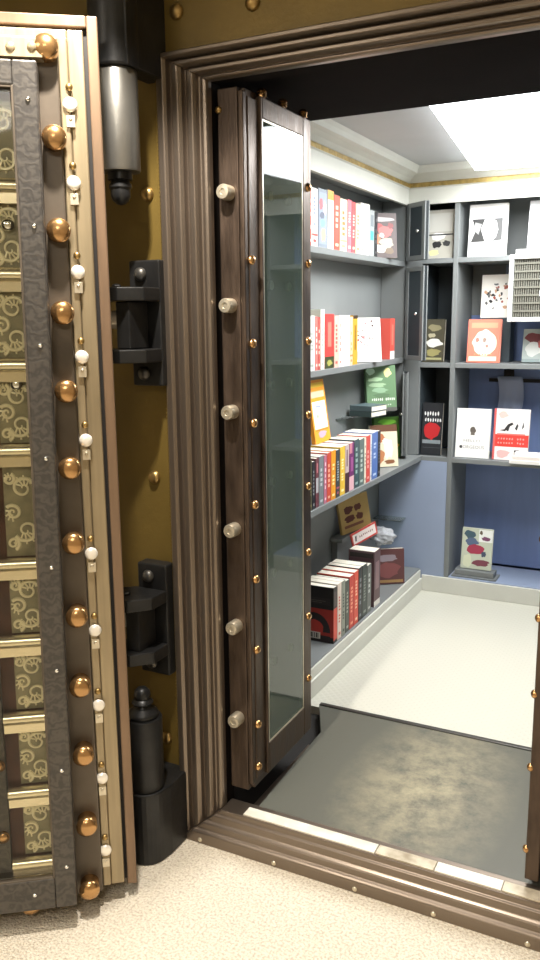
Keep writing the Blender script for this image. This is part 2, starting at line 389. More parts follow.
# glazed bolt window: engraved frame, glass, bars, engraved panels
fx0, fx1, fz0, fz1 = -W+.135, -.137, .068, 2.022
fm = MB(); wd = .062
fm.box(fx0, fx0+wd, -.112, -.066, fz0, fz1); fm.box(fx1-.050, fx1, -.112, -.066, fz0, fz1)
fm.box(fx0+wd, fx1-.050, -.112, -.066, fz0, .150); fm.box(fx0+wd, fx1-.050, -.112, -.066, 1.972, fz1)
fm.build('bolt_frame', M['frame'], door, .004)
lp = MB(); ring(lp, fx0+wd-.001, fx1-.050+.001, .149, 1.973, .005, -.110, -.070); lp.build('frame_lip', M['step'], door, .001)
sc = MB().dome((0, 0, 0), (0, -1, 0), .0052, .004, .001).build('frame_screw', M['chrome'], door)
fs = [(-.157, z) for z in (1.946, 1.695, 1.446, 1.197, .945, .694, .438, .18)]+[(-.236, .112), (-.40, .112), (-.56, .112), (-.30, 1.998), (-.5, 1.998)]
for i, (x, z) in enumerate(fs):
    if i == 0: sc.location = (x, -.112, z)
    else: copy_part(sc, (x, -.112, z), door)
MB().box(fx0+wd+.006, fx1-.050-.006, -.1035, -.1005, .158, 1.964).build('glass', M['doorglass'], door)
MB().box(fx0+wd, -.290, -.082, -.066, .16, 1.96).build('bolt_carrier', M['frame'], door, .002)
zb = [1.779, 1.596, 1.402, 1.212, .948, .761, .568, .373, .182]
bar0 = MB().cyl((-.287, 0, 0), (-.19, 0, 0), .0155).box(-.287, -.19, -.004, .012, -.036, -.008).build('brass_bar', M['brassbar'], door)
bar0.location = (0, -.084, zb[0])
for z in zb[1:]: copy_part(bar0, (0, -.084, z), door)
def scrolls(h, seed):
    mb = MB().box(-.268, -.203, -.004, .0, -h/2, h/2, M['engr_dark']); r = random.Random(seed)
    mb.box(-.285, -.268, -.002, 0, -h/2, h/2, M['redwood'])
    for cx, cz, R, a0, dr in ((-.225, h*.24, .024, .4, 1), (-.25, -.02*h, .017, 2.4, -1), (-.222, -h*.22, .026, 3.6, 1), (-.255, h*.34, .012, 1.2, -1), (-.252, -h*.36, .014, 5., 1)):
        pts = []
        for i in range(26):
            q = i/25; rr = R*(1-q)**.8+.001; a = a0+dr*q*2*PI*1.4
            pts.append((max(-.266, min(-.206, cx+rr*math.cos(a))), -.0045, max(-h/2+.003, min(h/2-.003, cz+rr*math.sin(a)))))
        mb.tube(pts, lambda q: .0045*(1-.65*q), M['engr'])
        for k in range(4):
            a = a0+k*.6; mb.tube([(cx+.3*R*math.cos(a), -.0045, cz+.3*R*math.sin(a)), (max(-.266, min(-.206, cx+1.1*R*math.cos(a+.5))), -.0045, max(-h/2+.003, min(h/2-.003, cz+1.25*R*math.sin(a+.5))))], .0022, M['engr'], 5)
    return mb
edges = [1.95]+zb
for i in range(9):
    z1 = edges[i]-(.032 if i else .0); z0 = edges[i+1]+.016
    p = scrolls(z1-z0, i).build('engraved_panel', None, door); p.location = (.010, -.066, (z0+z1)/2)
kb = MB().dome((0, 0, 0), (0, -1, 0), .016, .010, .006, seg=20).build('carrier_knob', M['brass'], door); kb.location = (-.306, -.0815, .63)
for z in (.45, .261, .82, 1.0, 1.2, 1.4, 1.6): copy_part(kb, (-.306, -.0815, z), door)
ck = MB().dome((0, 0, 0), (0, -1, 0), .014, .009, .008, seg=20).build('chrome_knob', M['chrome'], door); ck.location = (-.215, -.070, 1.70)
for x, z in ((-.216, 1.36), (-.262, 1.36), (-.262, 1.70)): copy_part(ck, (x, -.070, z), door)
br = MB().box(-.30, -.115, -.085, -.046, 2.034, 2.071).dome((-.135, -.085, 2.054), (0, -1, 0), .010, .006).dome((-.178, -.085, 2.052), (0, -1, 0), .010, .006).dome((-.25, -.085, 2.052), (0, -1, 0), .010, .006)
br.build('top_bracket', M['strip'], door, .002)

for o_ in door.children:                               # the bolt window sits a hair out of plumb on the slab
    if o_.name.split('.')[0] in ('bolt_frame', 'frame_lip', 'frame_screw', 'glass', 'bolt_carrier', 'brass_bar', 'engraved_panel', 'carrier_knob', 'chrome_knob', 'bolt_box'):
        p_ = o_.location; th = .012; px_, pz_ = p_.x+.2, p_.z-1.1
        o_.location = (-.2+px_*math.cos(th)+pz_*math.sin(th), p_.y, 1.1+pz_*math.cos(th)-px_*math.sin(th)); o_.rotation_euler = (0, th, 0)
# ================================================================== HINGES on the wall
HX, HY = -1.287, 1.728
h = thing('barrel_hinge', (HX, HY, 1.83), 'upper hinge, grey steel barrel hanging under a black bracket', 'hinge')
MB().lathe((0, 0, 0.02), (0, 0, 1), [(0, .049), (.004, .051), (.225, .051), (.229, .049)], seg=40).build('barrel', M['steelbarrel'], h)
MB().lathe((0, 0, .249), (0, 0, 1), [(0, .056), (.004, .060), (.60, .060)], seg=40).box(.0, .058, -.03, .1315, .249, .85).build('bracket', M['black'], h, .004)
MB().lathe((0, 0, .0199), (0, 0, -1), [(0, .030), (.018, .030), (.02, .022), (.026, .024), (.028, .0275), (.036, .028), (.04, .024), (.042, .024), (.056, .024), (.066, .02), (.074, .011), (.077, 0)], seg=28).build('acorn_nut', M['black'], h)
h = thing('barrel_hinge', (HX, HY, 0), 'lower hinge, black barrel with ringed finial on a floor block', 'hinge')
base = MB(); pts = [(.062, .1315), (.062, .03)]+[(.058*math.cos(t), .058*math.sin(t)) for t in [(-.1-i*(PI-.1)/14) for i in range(15)]]+[(-.058, .1315)]
base.prism(pts, .001, .215); base.build('hinge_block', M['black'], h, .004)
MB().lathe((0, 0, .2155), (0, 0, 1), [(0, .050), (.003, .052), (.205, .052), (.209, .050)], seg=40).build('barrel', M['black'], h)
MB().lathe((0, 0, .4246), (0, 0, 1), [(0, .040), (.008, .043), (.016, .040), (.026, .026), (.034, .022), (.036, .026), (.042, .030), (.048, .026), (.052, .020), (.062, .023), (.074, .021), (.083, .013), (.086, 0)], seg=32).build('finial', M['black'], h)

def pressure_bracket(z, label, x=-1.30):
    b = thing('pressure_bracket', (x, YW, z), label, 'bracket', 0, 'black brackets bolted to the olive wall')
    MB().box(-.050, .046, -.045, -.0005, -.322, 0).build('back_plate', M['black'], b, .004)
    arm = MB().prism([(.046, -.0455), (-.055, -.0455), (-.12, -.10), (-.12, -.165), (.0, -.165), (.046, -.115)], -.034, 0)
    a1 = arm.build('arm', M['black'], b, .003); a1.location = (0, 0, -.070); copy_part(a1, (0, 0, -.224), b)
    MB().box(-.030, .012, -.135, -.055, -.223, -.105).build('swivel_block', M['black'], b, .003)
    MB().cyl((0, 0, 0), (-.035, 0, 0), .024).cyl((-.035, 0, 0), (-.07, 0, 0), .017).build('rod', M['silver'], b).location = (-.0305, -.095, -.150)
    n1 = MB().dome((0, 0, 0), (0, -1, 0), .018, .014, .002).build('bolt', M['barrel'], b); n1.location = (-.012, -.0455, -.035); copy_part(n1, (-.012, -.0455, -.290), b)
    MB().dome((0, 0, 0), (0, 0, 1), .012, .006, .003, seg=6).build('pin_head', M['black'], b).location = (-.035, -.120, -.0695)
    return b
pressure_bracket(1.648, 'upper black bracket with two arms and a chrome rod end on olive wall', -1.287)
pressure_bracket(.834, 'lower black bracket with two arms and a chrome rod end on olive wall')
for x, z, lab in ((-1.299, 1.816, 'brass domed bolt in the olive wall beside the upper hinge nut'), (-1.31, 1.071, 'brass domed bolt in the olive wall midway between the two black brackets'),
                  (-1.302, .293, 'brass domed bolt in the olive wall beside the lower hinge barrel'), (-1.194, 2.231, 'brass domed bolt above the left corner of the bronze moulding'),
                  (-.985, 2.217, 'brass domed bolt above the bronze moulding, right of the corner one')):
    o = MB().dome((0, 0, 0), (0, -1, 0), .0185, .013, .002, seg=24).build('wall_bolt', M['brassdull'], None); o.location = (x, YW-.0005, z)
    tag(o, lab, 'bolt', 'domed bolts in the olive wall')

# ================================================================== INNER GLAZED LEAF (left) and right leaf
leaf = thing('inner_door', (-1.04, 1.915, .155), 'narrow brown inner vault door folded back, green glass panel and nickel bolts', 'door')
leaf['kind'] = 'thing'
LZ = 1.905
MB().box(-.125, -.012, .02, .385, 0, LZ).build('door_body', M['leaf'], leaf, .003)
MB().box(-.079, -.022, 0, .0195, .0, LZ).build('edge_plate', M['leaf'], leaf, .003)
MB().box(-.0205, -.006, -.002, .0195, .02, LZ-.01).build('edge_strip', M['leaf'], leaf, .004)
MB().box(-.0115, -.004, .021, .075, .03, LZ-.02).build('screw_strip', M['leaf'], leaf, .002)
gf = MB()
gf.box(-.0115, .004, .0755, .086, .02, LZ-.01); gf.box(-.0115, .004, .332, .385, .02, LZ-.01)
gf.box(-.0115, .004, .086, .332, .02, .115); gf.box(-.0115, .004, .086, .332, LZ-.062, LZ-.01)
gf.build('glass_frame', M['leaf'], leaf, .003)
li = MB()
for a in ((.086, .090), (.327, .332)): li.box(-.0115, .0025, a[0], a[1], .115, LZ-.062)
li.box(-.0115, .0025, .090, .327, .115, .120); li.box(-.0115, .0025, .090, .327, LZ-.067, LZ-.062)
li.build('glass_lip', M['nickel'], leaf)
MB().box(-.0015, .0015, .090, .327, .120, LZ-.067).build('glass', M['glass'], leaf)
# bolt work behind the glass
bw = MB().box(-.0118, -.0105, .090, .327, .120, LZ-.067, M['step'])
for y in (.135, .215, .30): bw.box(-.0105, -.004, y-.012, y+.012, .13, LZ-.09, M['frame'])
for k in range(6): bw.box(-.0045, -.002, .108, .337, .30+k*.27, .312+k*.27, M['silver'])
bw.build('bolt_work', None, leaf)
k0 = MB().dome((0, 0, 0), (1, 0, 0), .013, .003, .001, seg=16).build('inner_knob', M['silver'], leaf); k0.location = (-.0025, .14, .35)
for z in (.35, .62, .89, 1.16, 1.43, 1.66):
    for y in (.14, .25):
        if (y, z) != (.14, .35): copy_part(k0, (-.0025, y, z), leaf)
lb = MB().lathe((0, 0, 0), (0, -1, 0), [(0, .019), (.030, .019), (.034, .017), (.0345, .008), (.032, .007), (.032, 0)], seg=24).build('locking_bolt', M['nickel'], leaf); lb.location = (-.050, .0, 1.81-.155)
for z in (1.531, 1.255, .934, .656, .378): copy_part(lb, (-.050, .0, z-.155), leaf)
ls = MB().dome((0, 0, 0), (1, -.25, 0), .0125, .009, .002, seg=18).build('brass_screw', M['brass'], leaf); ls.location = (-.004, .028, 1.645-.155)
for z in (1.433, 1.223, 1.0, .788, .581, .354, .222): copy_part(ls, (-.004, .028, z-.155), leaf)
for z in (1.865, 1.653, 1.43, 1.21, .99, .78, .57, .36): copy_part(ls, (.003, .362, z-.155), leaf)
tk = MB().dome((0, 0, 0), (0, 0, 1), .013, .010, .012, seg=18).build('top_stud', M['brass'], leaf); tk.location = (.0, .09, LZ-.010)
for y in (.21, .34): copy_part(tk, (.0, y, LZ-.010), leaf)
MB().dome((0, 0, 0), (0, -1, 0), .009, .006, .002).build('corner_screw', M['brassdull'], leaf).location = (-.075, 0, LZ-.05)

rl = thing('inner_door', (-.279, 1.93, .125), 'dark inner door edge at the right of the opening with small brass studs', 'door')
rl['kind'] = 'thing'
MB().box(.004, .105, .024, .40, 0, LZ).build('door_body', M['leaf'], rl, .003)
MB().box(-.004, .030, -.016, .0235, .0, LZ).build('edge_strip', M['leaf'], rl, .003)
rs = MB().dome((0, 0, 0), (-1, -.5, 0), .0105, .008, .002, seg=18).build('brass_screw', M['brass'], rl); rs.location = (-.003, -.010, .30)
for z in (.08, .49, .68, .87, 1.06, 1.25, 1.44, 1.63, 1.8): copy_part(rs, (-.003, -.010, z), rl)

# ================================================================== SHELVING
# left unit
bk = thing('bookcase', (-1.33, 2.63, .08), 'blue grey bookcase along the left side of the vault, deeper below', 'bookcase')
def P(name, mb, m, par, bev=.002, off=None):
    o = mb.build(name, m, par, bev)
    return o
def W2(mb, x0, x1, y0, y1, z0, z1, m=None, o=(-1.33, 2.63, .08)): mb.box(x0-o[0], x1-o[0], y0-o[1], y1-o[1], z0-o[2], z1-o[2], m); return mb
BX = -1.455
P('back_panel', W2(MB(), BX-.013, BX, 2.632, YB, .081, 2.199), M['bluegrey'], bk)
P('shelf', W2(MB(), BX+.001, -1.33, 2.632, YB-.012, 1.740, 1.765), M['bluegrey'], bk)
P('shelf', W2(MB(), BX+.001, -1.33, 2.632, YB-.012, 1.268, 1.293), M['bluegrey'], bk)
P('shelf', W2(MB(), BX+.001, -1.222, 2.632, YB-.001, .772, .797), M['bluegrey'], bk)
P('top_board', W2(MB(), BX+.001, -1.339, 2.632, YB-.012, 2.055, 2.08), M['bluegrey'], bk)
P('plinth', W2(MB(), BX+.001, -1.2175, 2.632, YB-.001, .081, .195), M['bluegrey'], bk)
P('end_panel', W2(MB(), BX+.001, -1.33, YB-.0115, YB-.0005, .7975, 2.054), M['bluegrey'], bk)
P('ledge', W2(MB(), BX+.001, -1.30, YB-.09, YB-.002, .457, .462), M['clear'], bk)

# back pigeonhole unit
cb = thing('pigeonhole_cabinet', (-1.33, YB, .08), 'blue grey pigeonhole unit across the back of the vault', 'cabinet')
def V(mb, *a, m=None): return W2(mb, *a, m=m, o=(-1.33, YB, .08))
YK = 4.42
P('divider', V(MB(), -1.092, -1.068, YB, YK, .165, 2.084), M['bluegrey'], cb)
P('divider', V(MB(), -.36, -.336, YB, YK, .165, 2.084), M['bluegrey'], cb)
P('side_panel', V(MB(), -1.330, -1.246, YB, YB+.02, .797, 2.084), M['bluegrey'], cb)
P('side_panel', V(MB(), -1.267, -1.247, YB+.0205, YK, .797, 2.084), M['darkpaint_shade'], cb)  # dark colour stands in for the unlit depth of the narrow pigeonholes
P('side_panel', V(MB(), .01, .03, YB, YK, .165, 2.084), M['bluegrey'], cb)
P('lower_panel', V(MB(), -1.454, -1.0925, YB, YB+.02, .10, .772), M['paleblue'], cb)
P('back_panel', V(MB(), -1.2465, -1.0925, YK-.02, YK-.001, .80, 2.084), M['darkpaint_shade'], cb)  # same shade put into the colour at the back
P('back_panel', V(MB(), -1.0675, -.3605, YK-.02, YK-.001, .18, 1.50, ), M['blue'], cb)
P('back_panel', V(MB(), -1.0675, -.3605, YK-.02, YK-.001, 1.5005, 2.084, ), M['bluegrey'], cb)
P('back_panel', V(MB(), -.3355, .0095, YK-.02, YK-.001, .18, 2.084), M['blue'], cb)
for z in (1.751, 1.245, .770):
    P('shelf', V(MB(), -1.2465, -1.0925, YB, YK-.021, z, z+.024), M['bluegrey'], cb)
    P('shelf', V(MB(), -1.0675, -.3605, YB, YK-.021, z, z+.024), M['bluegrey'], cb)
    P('shelf', V(MB(), -.3355, .0095, YB, YK-.021, z, z+.024), M['bluegrey'], cb)
P('bottom_board', V(MB(), -1.0675, .0095, YB, YK-.021, .145, .170), M['paleblue'], cb)
P('curtain_strip', V(MB(), -.90, -.885, YK-.024, YK-.0205, 1.27, 1.75), M['paleblue'], cb)
# small doors of the left pigeonholes, swung open
def cab_door(z0, z1, ang, label=None):
    hg = bpy.data.objects.new('door', None)
    hh = z1-z0; mb = MB(); wd_ = .150
    mb.box(0, wd_, -.009, .009, 0, hh, M['darkpaint_shade'])
    for a in ((0, .024), (wd_-.024, wd_)): mb.box(a[0], a[1], -.014, .014, 0, hh, M['bluegrey'])
    mb.box(.024, wd_-.024, -.014, .014, 0, .022, M['bluegrey']); mb.box(.024, wd_-.024, -.014, .014, hh-.022, hh, M['bluegrey'])
    d = mb.build('door', None, cb, .0015); d.location = (-1.312+1.33, -.018, z0-.08); d.rotation_euler = (0, 0, ang)
    k = MB().dome((0, 0, 0), (0, -1, 0), .009, .008, .010).build('door_knob', M['chrome'], d); k.location = (wd_-.05, -.0092, hh*.5)
    return d
cab_door(1.765, 2.035, -.66); cab_door(1.285, 1.735, -.66); cab_door(.815, 1.225, -1.26)

# right unit (reflected in the glazed leaf)
rb = thing('bookcase', (.05, 2.63, .08), 'plain blue grey bookcase along the right side of the vault', 'bookcase')
for z in (1.74, 1.268, .772, .17): P('shelf', W2(MB(), .035, VR-.002, 2.64, YB-.03, z, z+.025, o=(.05, 2.63, .08)), M['bluegrey'], rb)
for y in (2.64, 3.35, YB-.045): P('upright', W2(MB(), .04, VR-.002, y, y+.018, .081, .17, o=(.05, 2.63, .08)), M['bluegrey'], rb)
for y in (3.35,):
    for z0, z1 in ((.195, .772), (.797, 1.268), (1.293, 1.74), (1.765, 2.03)): P('upright', W2(MB(), .04, VR-.002, y, y+.018, z0, z1, o=(.05, 2.63, .08)), M['bluegrey'], rb)

# ================================================================== LAMPS AND AIR CONDITIONER
lt = thing('ceiling_light', (-.57, 3.36, 2.199), 'large white fluorescent light panel on the vault ceiling', 'light', math.radians(7.))
MB().box(-.33, .37, -.66, .68, -.022, -.0).build('housing', M['white'], lt, .003)
MB().box(-.325, .365, -.655, .675, -.050, -.0225).build('diffuser', M['lamp'], lt, .004)

ac = thing('air_conditioner', (-.643, YB-.03, 1.468), 'white framed air conditioner with beige louvres in front of the back shelves', 'air conditioner')
fr_ = MB(); ring(fr_, -.170, .22, 0, .305, .020, -.028, .010); fr_.build('frame', M['plastic'], ac, .003)
MB().box(-.165, .215, .011, .0285, .005, .282).build('casing', M['plastic'], ac, .002)
lv = MB().box(-.149, .199, -.004, .008, .021, .284, M['pit'])
for i in range(34): x = -.146+i*.0102; lv.box(x, x+.0055, -.014, -.004, .021, .284, M['louvre'])
for i in range(7): z = .045+i*.036; lv.box(-.149, .199, -.018, -.0142, z, z+.008, M['louvre'])
lv.build('grille', None, ac)
MB().box(-.03, .0, -.0225, -.0185, .115, .14).build('badge', M['plastic'], ac)
MB().box(-.03, .0, -.0225, -.0185, .19, .21).build('badge', M['plastic'], ac)

# ================================================================== BOOKS
_txt = {}
def text_mesh(s):
    if s in _txt: return _txt[s]
    cu = bpy.data.curves.new('t', 'FONT'); cu.body = s; cu.resolution_u = 2
    ob = bpy.data.objects.new('t', cu); C.objects.link(ob)
    dg = bpy.context.evaluated_depsgraph_get(); dg.update()
    me = ob.evaluated_get(dg).to_mesh()
    vs = [(v.co.x, v.co.y) for v in me.vertices]; fs = [list(p.vertices) for p in me.polygons]
    ob.evaluated_get(dg).to_mesh_clear(); bpy.data.objects.remove(ob); bpy.data.curves.remove(cu)
    x0 = min(v[0] for v in vs); x1 = max(v[0] for v in vs); y0 = min(v[1] for v in vs); y1 = max(v[1] for v in vs)
    vs = [((x-x0)/(x1-x0), (y-y0)/(y1-y0)) for x, y in vs]
    _txt[s] = (vs, fs); return _txt[s]
def blob(cx, cy, rx, ry, col, seed=0, n=16, j=.25):
    r = random.Random(seed*31+7)
    return ('poly', [(cx+rx*(1+r.uniform(-j, j))*math.cos(2*PI*i/n), cy+ry*(1+r.uniform(-j, j))*math.sin(2*PI*i/n)) for i in range(n)], col)
def strokes(u0, u1, v0, v1, col, seed, n=7):              # lettering too blurred to read in the photo: soft uneven marks
    r = random.Random(seed); out = []; s = (u1-u0)/n; h = (v1-v0)
    for i in range(n):
        if r.random() < .12: continue
        cx = u0+s*(i+.5); cy = (v0+v1)/2+h*r.uniform(-.08, .08); k = r.randint(5, 8)
        out.append(('poly', [(cx+s*.42*r.uniform(.55, 1)*math.cos(2*PI*q/k+.4), cy+h*.52*r.uniform(.6, 1)*math.sin(2*PI*q/k+.4)) for q in range(k)], col))
    return out
def book(loc, w_, h_, t_, col, rz, label, group, spine=None, front=(), back=(), lean=0., side=0., soft=False, cat='book', flat=False):
    """local: thickness along x, width along y (spine at y=0), height along z; front cover faces +x"""
    b = thing('book', loc, label, cat, rz, group)
    lift = t_/2*abs(math.sin(lean))
    if flat: b.rotation_euler = (0, -PI/2, rz); b.location = (loc[0], loc[1], loc[2]+t_/2)
    else: b.rotation_euler = (side, lean, rz); b.location = (loc[0], loc[1], loc[2]+lift)
    cm = paper(col); k = .0011
    mb = MB(); mb.mats.append(cm)
    mb.box(t_/2-k, t_/2, 0, w_, 0, h_, cm); mb.box(-t_/2, -t_/2+k, 0, w_, 0, h_, cm); mb.box(-t_/2+k, t_/2-k, 0, k, 0, h_, cm)
    lay = [0]
    def put(face, it):
        lay[0] += 1; e = .00025+.00004*lay[0]
        def pt(u, v):
            if face == 'S': return (-t_/2+u*t_, -e, v*h_)
            if face == 'F': return (t_/2+e, u*w_, v*h_)
            return (-t_/2-e, (1-u)*w_, v*h_)
        m_ = paper(it[-1]); n0 = len(mb.v)
        if it[0] == 'rect':
            _, u0, u1, v0, v1, _c = it; P_ = [(u0, v0), (u1, v0), (u1, v1), (u0, v1)]; F_ = [[0, 1, 2, 3]]
        elif it[0] == 'poly': P_ = it[1]; F_ = [list(range(len(P_)))]
        else:
            _, s_, u0, u1, v0, v1, _c = it; vs, F_ = text_mesh(s_); P_ = [(u0+a*(u1-u0), v0+b_*(v1-v0)) for a, b_ in vs]
        mb.v += [pt(u, v) for u, v in P_]
        for f in F_: mb.face([n0+i for i in f], m_)
    for it in (spine or ()): put('S', it)
    for it in front: put('F', it)
    for it in back: put('B', it)
    mb.build('cover', None, b)
    MB().box(-t_/2+k+.0002, t_/2-k-.0002, k+.0004, w_-.0015, .0015, h_-.0010).build('pages', M['page'], b)
    return b
def spine_art(seed, c1, c2=None):
    r = random.Random(seed); a = r.uniform(.5, .62); out = []
    n = r.choice((5, 7, 9)); z = .30
    s = (a+.28-z)/n
    for i in range(n):
        if r.random() < .85: out.append(('rect', .28, .28+.44*r.uniform(.7, 1), z+i*s, z+i*s+s*.62, c1))
    out.append(('rect', .25, .75, .07, .12, c2 or c1))
    if c2: out.append(('rect', .05, .95, .18, .22, c2))
    return out
def row(x, z, items, group, depth):
    for i, it in enumerate(items):
        y0, y1, col, c1, h_, lab = it[:6]; ex = it[6] if len(it) > 6 else {}
        t_ = y1-y0-.0012
        book((x+ex.get('dx', 0), (y0+y1)/2, z+.0004), ex.get('w', depth), h_, t_, col, PI/2, lab, group,
             spine=ex.get('spine', spine_art(hash(lab) % 1 + i*13+len(lab), c1, ex.get('c2'))), back=ex.get('back', ()), lean=ex.get('lean', 0.), front=ex.get('front', ()))
G1 = 'books on the top shelf of the left bookcase'
row(-1.338, 1.765, [
 (2.86, 2.905, 'c8c0b0', '333333', .205, 'pale book on the top left shelf, half hidden by the glazed door'),
 (2.955, 2.975, 'd8604c', 'ffffff', .200, 'thin red book first in view on the top left shelf'),
 (2.976, 3.034, 'eceae6', '7a88b0', .212, 'thick white book between red spine and grey-blue book, top left shelf', {'c2': 'b03c34'}),
 (3.040, 3.128, '7e8894', 'd8d0d0', .218, 'thick grey-blue patterned book on the top left shelf', {'spine': [('rect', .08, .92, .06, .94, '8c98ac'), blob(.5, .42, .3, .06, '78b8e8', 3), blob(.55, .22, .3, .12, 'd89c88', 4), blob(.3, .75, .2, .1, 'b06068', 5), blob(.7, .68, .18, .12, 'c4b0b8', 6), blob(.4, .55, .25, .06, '5c6478', 8)]}),
 (3.130, 3.192, 'f2ede4', 'e08c3c', .222, 'white spined book with orange top on the top left shelf', {'spine': [('rect', .0, 1, .84, 1, 'e89838'), ('rect', .0, .3, 0, .84, 'd0ccc4')]}),
 (3.195, 3.256, 'b8503e', 'f0d0b0', .212, 'brick red book on the top left shelf'),
 (3.259, 3.335, 'f4e6c4', 'e07840', .205, 'cream yellow book on the top left shelf', {'c2': 'f0c070'}),
 (3.339, 3.386, 'e8707c', 'fbe0d8', .210, 'rose pink book on the top left shelf'),
 (3.388, 3.431, 'e04c50', 'f8d8c8', .206, 'coral red book beside the rose pink one, top left shelf'),
 (3.434, 3.488, 'f6d0b0', 'd88060', .204, 'pale peach book on the top left shelf'),
 (3.492, 3.545, 'f2efe8', 'c0a090', .214, 'plain white book right of the peach one, top left shelf'),
 (3.548, 3.600, 'e8e4dc', 'a0a0a0', .216, 'off white book left of the grey one, top left shelf'),
 (3.604, 3.662, 'a2a8a8', '3c98b8', .196, 'grey book with a cyan mark on the top left shelf', {'spine': [('rect', .15, .85, .35, .55, '48a8cc'), ('rect', .2, .8, .65, .9, '7c8488')]}),
 (3.666, 3.704, '26262a', '606060', .195, 'black book last in the row on the top left shelf'),
], G1, .105)
book((-1.412, 3.765, 1.7655), .150, .205, .022, '4a3a38', math.radians(-48), 'dark collage covered book shown face-out at the end of the top left shelf', G1,
     front=[blob(.5, .86, .4, .05, 'b8b0b0', 1), blob(.35, .68, .25, .08, 'a03838', 2), blob(.62, .58, .26, .12, 'd05c58', 3), blob(.3, .42, .18, .12, 'c07048', 4), blob(.66, .34, .24, .12, 'a8a090', 5),
            blob(.4, .2, .25, .09, 'd0c8b8', 6), blob(.75, .16, .16, .07, '6c5840', 7), blob(.5, .5, .08, .05, 'f0e8e0', 9), blob(.8, .72, .1, .06, '803030', 10)], lean=-.12)
G2 = 'books on the second shelf of the left bookcase'
row(-1.338, 1.293, [
 (2.955, 3.008, 'e4e8e0', 'a0a8a0', .212, 'white book first in view on the second left shelf'),
 (3.011, 3.036, 'd87870', 'f0d8d0', .208, 'dusty pink thin book in the second left shelf'),
 (3.038, 3.060, 'b85850', 'f0e0d0', .206, 'thin brick coloured book beside the dusty pink one, second shelf'),
 (3.063, 3.102, 'dfe6dc', 'a8b4a8', .236, 'tall pale greenish white book on the second left shelf'),
 (3.106, 3.200, 'd8403c', 'f0b0a0', .218, 'bright red book with dark green foot on the second left shelf', {'spine': [('rect', 0, 1, 0, .22, '3c4428'), blob(.5, .1, .3, .05, 'a0a050', 2), ('rect', .3, .7, .4, .85, 'f07868')]}),
 (3.204, 3.250, 'f0b8a8', 'd86058', .210, 'pale salmon book on the second left shelf'),
 (3.253, 3.290, 'f6e4de', 'd89080', .212, 'blush white book on the second left shelf'),
 (3.293, 3.374, 'f2f4f2', 'c8d0d0', .212, 'thick bright white book on the second left shelf'),
 (3.377, 3.411, 'f4c8a0', 'e09060', .206, 'apricot book on the second left shelf', {'c2': 'e07c50'}),
 (3.414, 3.468, 'c89c30', '4c3810', .212, 'mustard gold book with dark top on the second left shelf', {'spine': [('rect', 0, 1, .93, 1, '3c2c14'), ('rect', .3, .7, .3, .8, '8c6818')]}),
 (3.905, 3.972, 'd8584c', 'f0a090', .196, 'red book with white foot standing alone at the end of the second shelf', {'spine': [('rect', 0, 1, 0, .2, 'eee8e4'), ('rect', .3, .7, .35, .85, 'f08070')]}),
], G2, .105)
book((-1.414, 3.570, 1.2935), .152, .200, .02, 'f2efec', math.radians(-48), 'white book with scattered red specks shown face-out on the second shelf', G2,
     front=[blob(.2+.6*rnd.random(), .35+.6*rnd.random(), .02+.02*rnd.random(), .012+.014*rnd.random(), rnd.choice(('c85050', '503838', 'd88080')), k, 8) for k in range(26)]+[blob(.2, .14, .16, .1, 'e8c0c0', 99)], lean=-.14)
book((-1.368, 3.675, 1.2935), .055, .088, .006, '8a8884', math.radians(-52), 'small grey card with a white face propped before the red-specked book', G2,
     front=[blob(.5, .45, .32, .34, 'd8d8d8', 3), blob(.55, .4, .14, .12, '707070', 4), ('rect', .05, .95, .88, .97, '504c48')], lean=-.1, cat='card')
G3 = 'books standing on the third shelf of the left bookcase'
